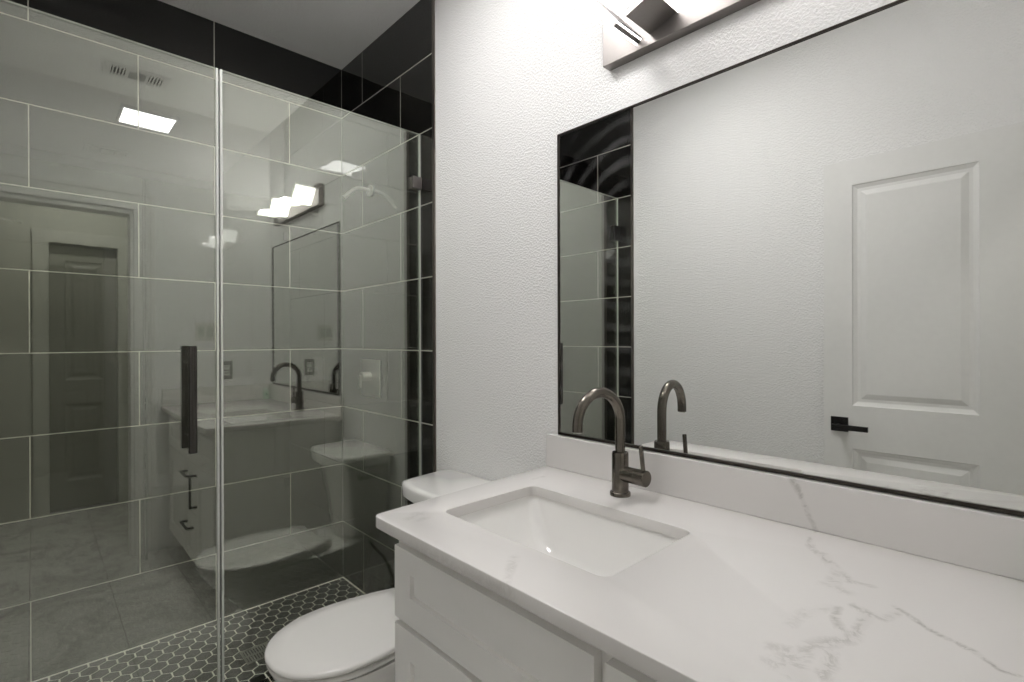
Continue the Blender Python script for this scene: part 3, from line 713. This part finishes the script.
# ------------------------------------------------------------------ room door, open against the south wall
bm = B(); dx0, dx1 = -0.697, -0.030; yf = -1.392
panelled(bm, dx0, dx1, 0.012, 2.052, yf, 0.036, [(dx0 + 0.108, dx1 - 0.151, 0.22, 0.798), (dx0 + 0.108, dx1 - 0.151, 0.985, 1.942)],
         [(0.004, 0.004), (0.018, 0.010), (0.030, 0.0105), (0.052, 0.003)], face=1)
door = struct('door_1', bm, M['door'])
tag(door, 'white two panel interior door opened flat against the wall', 'door')
bm = B(); box(bm, -0.668, -0.603, yf + 0.0003, yf + 0.010, 0.869, 0.932, 0.001); cyl(bm, (-0.636, yf + 0.010, 0.893), (-0.636, yf + 0.045, 0.893), 0.010, 18); box(bm, -0.655, -0.522, yf + 0.042, yf + 0.056, 0.882, 0.904, 0.0015)
lv = obj('door_lever', bm, M['black_metal'], door); lv['label'] = 'black square lever handle'
bm = B(); box(bm, dx0 - 0.0012, dx0 - 0.0001, yf - 0.030, yf - 0.006, 0.86, 0.94); obj('latch_plate', bm, M['black_metal'], door)

# ------------------------------------------------------------------ ceiling fittings
t = thing('ceiling_light', 'square lit ceiling light panel in the middle of the bathroom ceiling', 'ceiling light')
lx0, lx1, ly0, ly1 = -1.315, -1.045, -0.795, -0.525
bm = B()
for a in ((lx0 - 0.015, lx0, ly0 - 0.015, ly1 + 0.015), (lx1, lx1 + 0.015, ly0 - 0.015, ly1 + 0.015), (lx0, lx1, ly0 - 0.015, ly0), (lx0, lx1, ly1, ly1 + 0.015)): box(bm, a[0], a[1], a[2], a[3], CH - 0.022, CH - 0.0005, 0.002)
obj('frame', bm, M['trim'], t)
bm = B(); box(bm, lx0, lx1, ly0, ly1, CH - 0.020, CH - 0.0005, 0.002); obj('diffuser', bm, M['ceiling_lit'], t)
t = thing('ceiling_vent', 'white air register with three louver groups in the ceiling near the door', 'vent')
vx0, vx1, vy0, vy1 = -0.355, -0.195, -0.93, -0.645
bm = B()
for a in ((vx0, vx0 + 0.03, vy0, vy1), (vx1 - 0.03, vx1, vy0, vy1), (vx0 + 0.03, vx1 - 0.03, vy0, vy0 + 0.03), (vx0 + 0.03, vx1 - 0.03, vy1 - 0.03, vy1)): box(bm, a[0], a[1], a[2], a[3], CH - 0.008, CH - 0.0005, 0.002)
for yy in (vy0 + 0.092, vy0 + 0.18): box(bm, vx0 + 0.03, vx1 - 0.03, yy, yy + 0.013, CH - 0.008, CH - 0.0005)
obj('frame', bm, M['trim'], t)
bm = B(); box(bm, vx0 + 0.03, vx1 - 0.03, vy0 + 0.03, vy1 - 0.03, CH - 0.002, CH - 0.0006); obj('duct_opening', bm, M['shadow_gap'], t)
bm = B()
for yy0 in (vy0 + 0.032, vy0 + 0.195):
    for i in range(4): box(bm, vx0 + 0.03, vx1 - 0.03, yy0 + 0.004 + i * 0.0145, yy0 + 0.010 + i * 0.0145, CH - 0.0075, CH - 0.0022)
for i in range(6): box(bm, vx0 + 0.034 + i * 0.016, vx0 + 0.0365 + i * 0.016, vy0 + 0.105, vy0 + 0.18, CH - 0.0075, CH - 0.0022)
obj('louver', bm, M['trim'], t)['kind'] = 'stuff'
t = thing('hall_fill_light', 'added unseen round fill light on the hall ceiling beyond the doorway', 'ceiling light')  # invented lamp, never in view; lights the hall and spills through the doorway
bm = B(); lathe(bm, [(0.13, 0.0005), (0.13, 0.03), (0.125, 0.034)], (0.75, -0.98, CH), (0, 0, -1), 40); obj('rim', bm, M['trim'], t, 40)
bm = B(); lathe(bm, [(0.122, 0.0345), (0.10, 0.046), (0.05, 0.052)], (0.75, -0.98, CH), (0, 0, -1), 40); obj('diffuser', bm, M['hall_fill'], t, 40)

# ------------------------------------------------------------------ east wall plates and the air freshener
t = thing('light_switch', 'white double rocker light switch plate on the wall beside the doorway', 'switch')
bm = B(); box(bm, EX - 0.006, EX - 0.0003, -0.455, -0.338, 1.273, 1.393, 0.002); obj('plate', bm, M['plate'], t)
for yy in (-0.437, -0.391):
    bm = B(); prism(bm, [(yy, 1.300), (yy + 0.034, 1.300), (yy + 0.034, 1.366), (yy, 1.366)], 0, EX - 0.0095, EX - 0.006); obj('rocker', bm, M['plate_mid'], t)
t = thing('wall_outlet', 'pale grey electrical outlet plate low on the wall above the side splash', 'outlet')
bm = B(); box(bm, EX - 0.006, EX - 0.0003, -0.313, -0.240, 1.02, 1.14, 0.002); obj('plate', bm, M['plate_grey'], t)
for zz in (1.045, 1.083):
    bm = B(); box(bm, EX - 0.009, EX - 0.006, -0.294, -0.259, zz, zz + 0.031, 0.001); rc = obj('receptacle', bm, M['trim'], t)
    for yy in (-0.285, -0.272):
        bm = B(); box(bm, EX - 0.0094, EX - 0.0088, yy, yy + 0.003, zz + 0.012, zz + 0.024); obj('slot', bm, M['shadow_gap'], rc)
t = thing('air_freshener', 'small pale oval air freshener with a green centre in the counter corner', 'air freshener')
bm = B(); ax, ay = 0.000, -0.047; L = []
for zz, hx, hy in ((0.0005, 0.024, 0.012), (0.006, 0.027, 0.014), (0.03, 0.028, 0.015), (0.055, 0.024, 0.014), (0.072, 0.015, 0.010), (0.080, 0.006, 0.005)):
    L.append([(ax + hx * math.cos(2 * PI * i / 28) * 0.7 - hy * math.sin(2 * PI * i / 28) * 0.7, ay + hx * math.cos(2 * PI * i / 28) * 0.7 + hy * math.sin(2 * PI * i / 28) * 0.7, CT + zz) for i in range(28)])
loft(bm, L); obj('shell', bm, M['freshener'], t, 60)
bm = B(); nrm = Vector((-0.7, -0.7, 0.12)).normalized(); c0 = Vector((ax - 0.0095, ay - 0.0095, CT + 0.038)); lathe(bm, [(0.015, 0), (0.014, 0.004), (0.008, 0.006)], c0, nrm, 24); obj('window', bm, M['green'], t, 40)['label'] = 'green window'
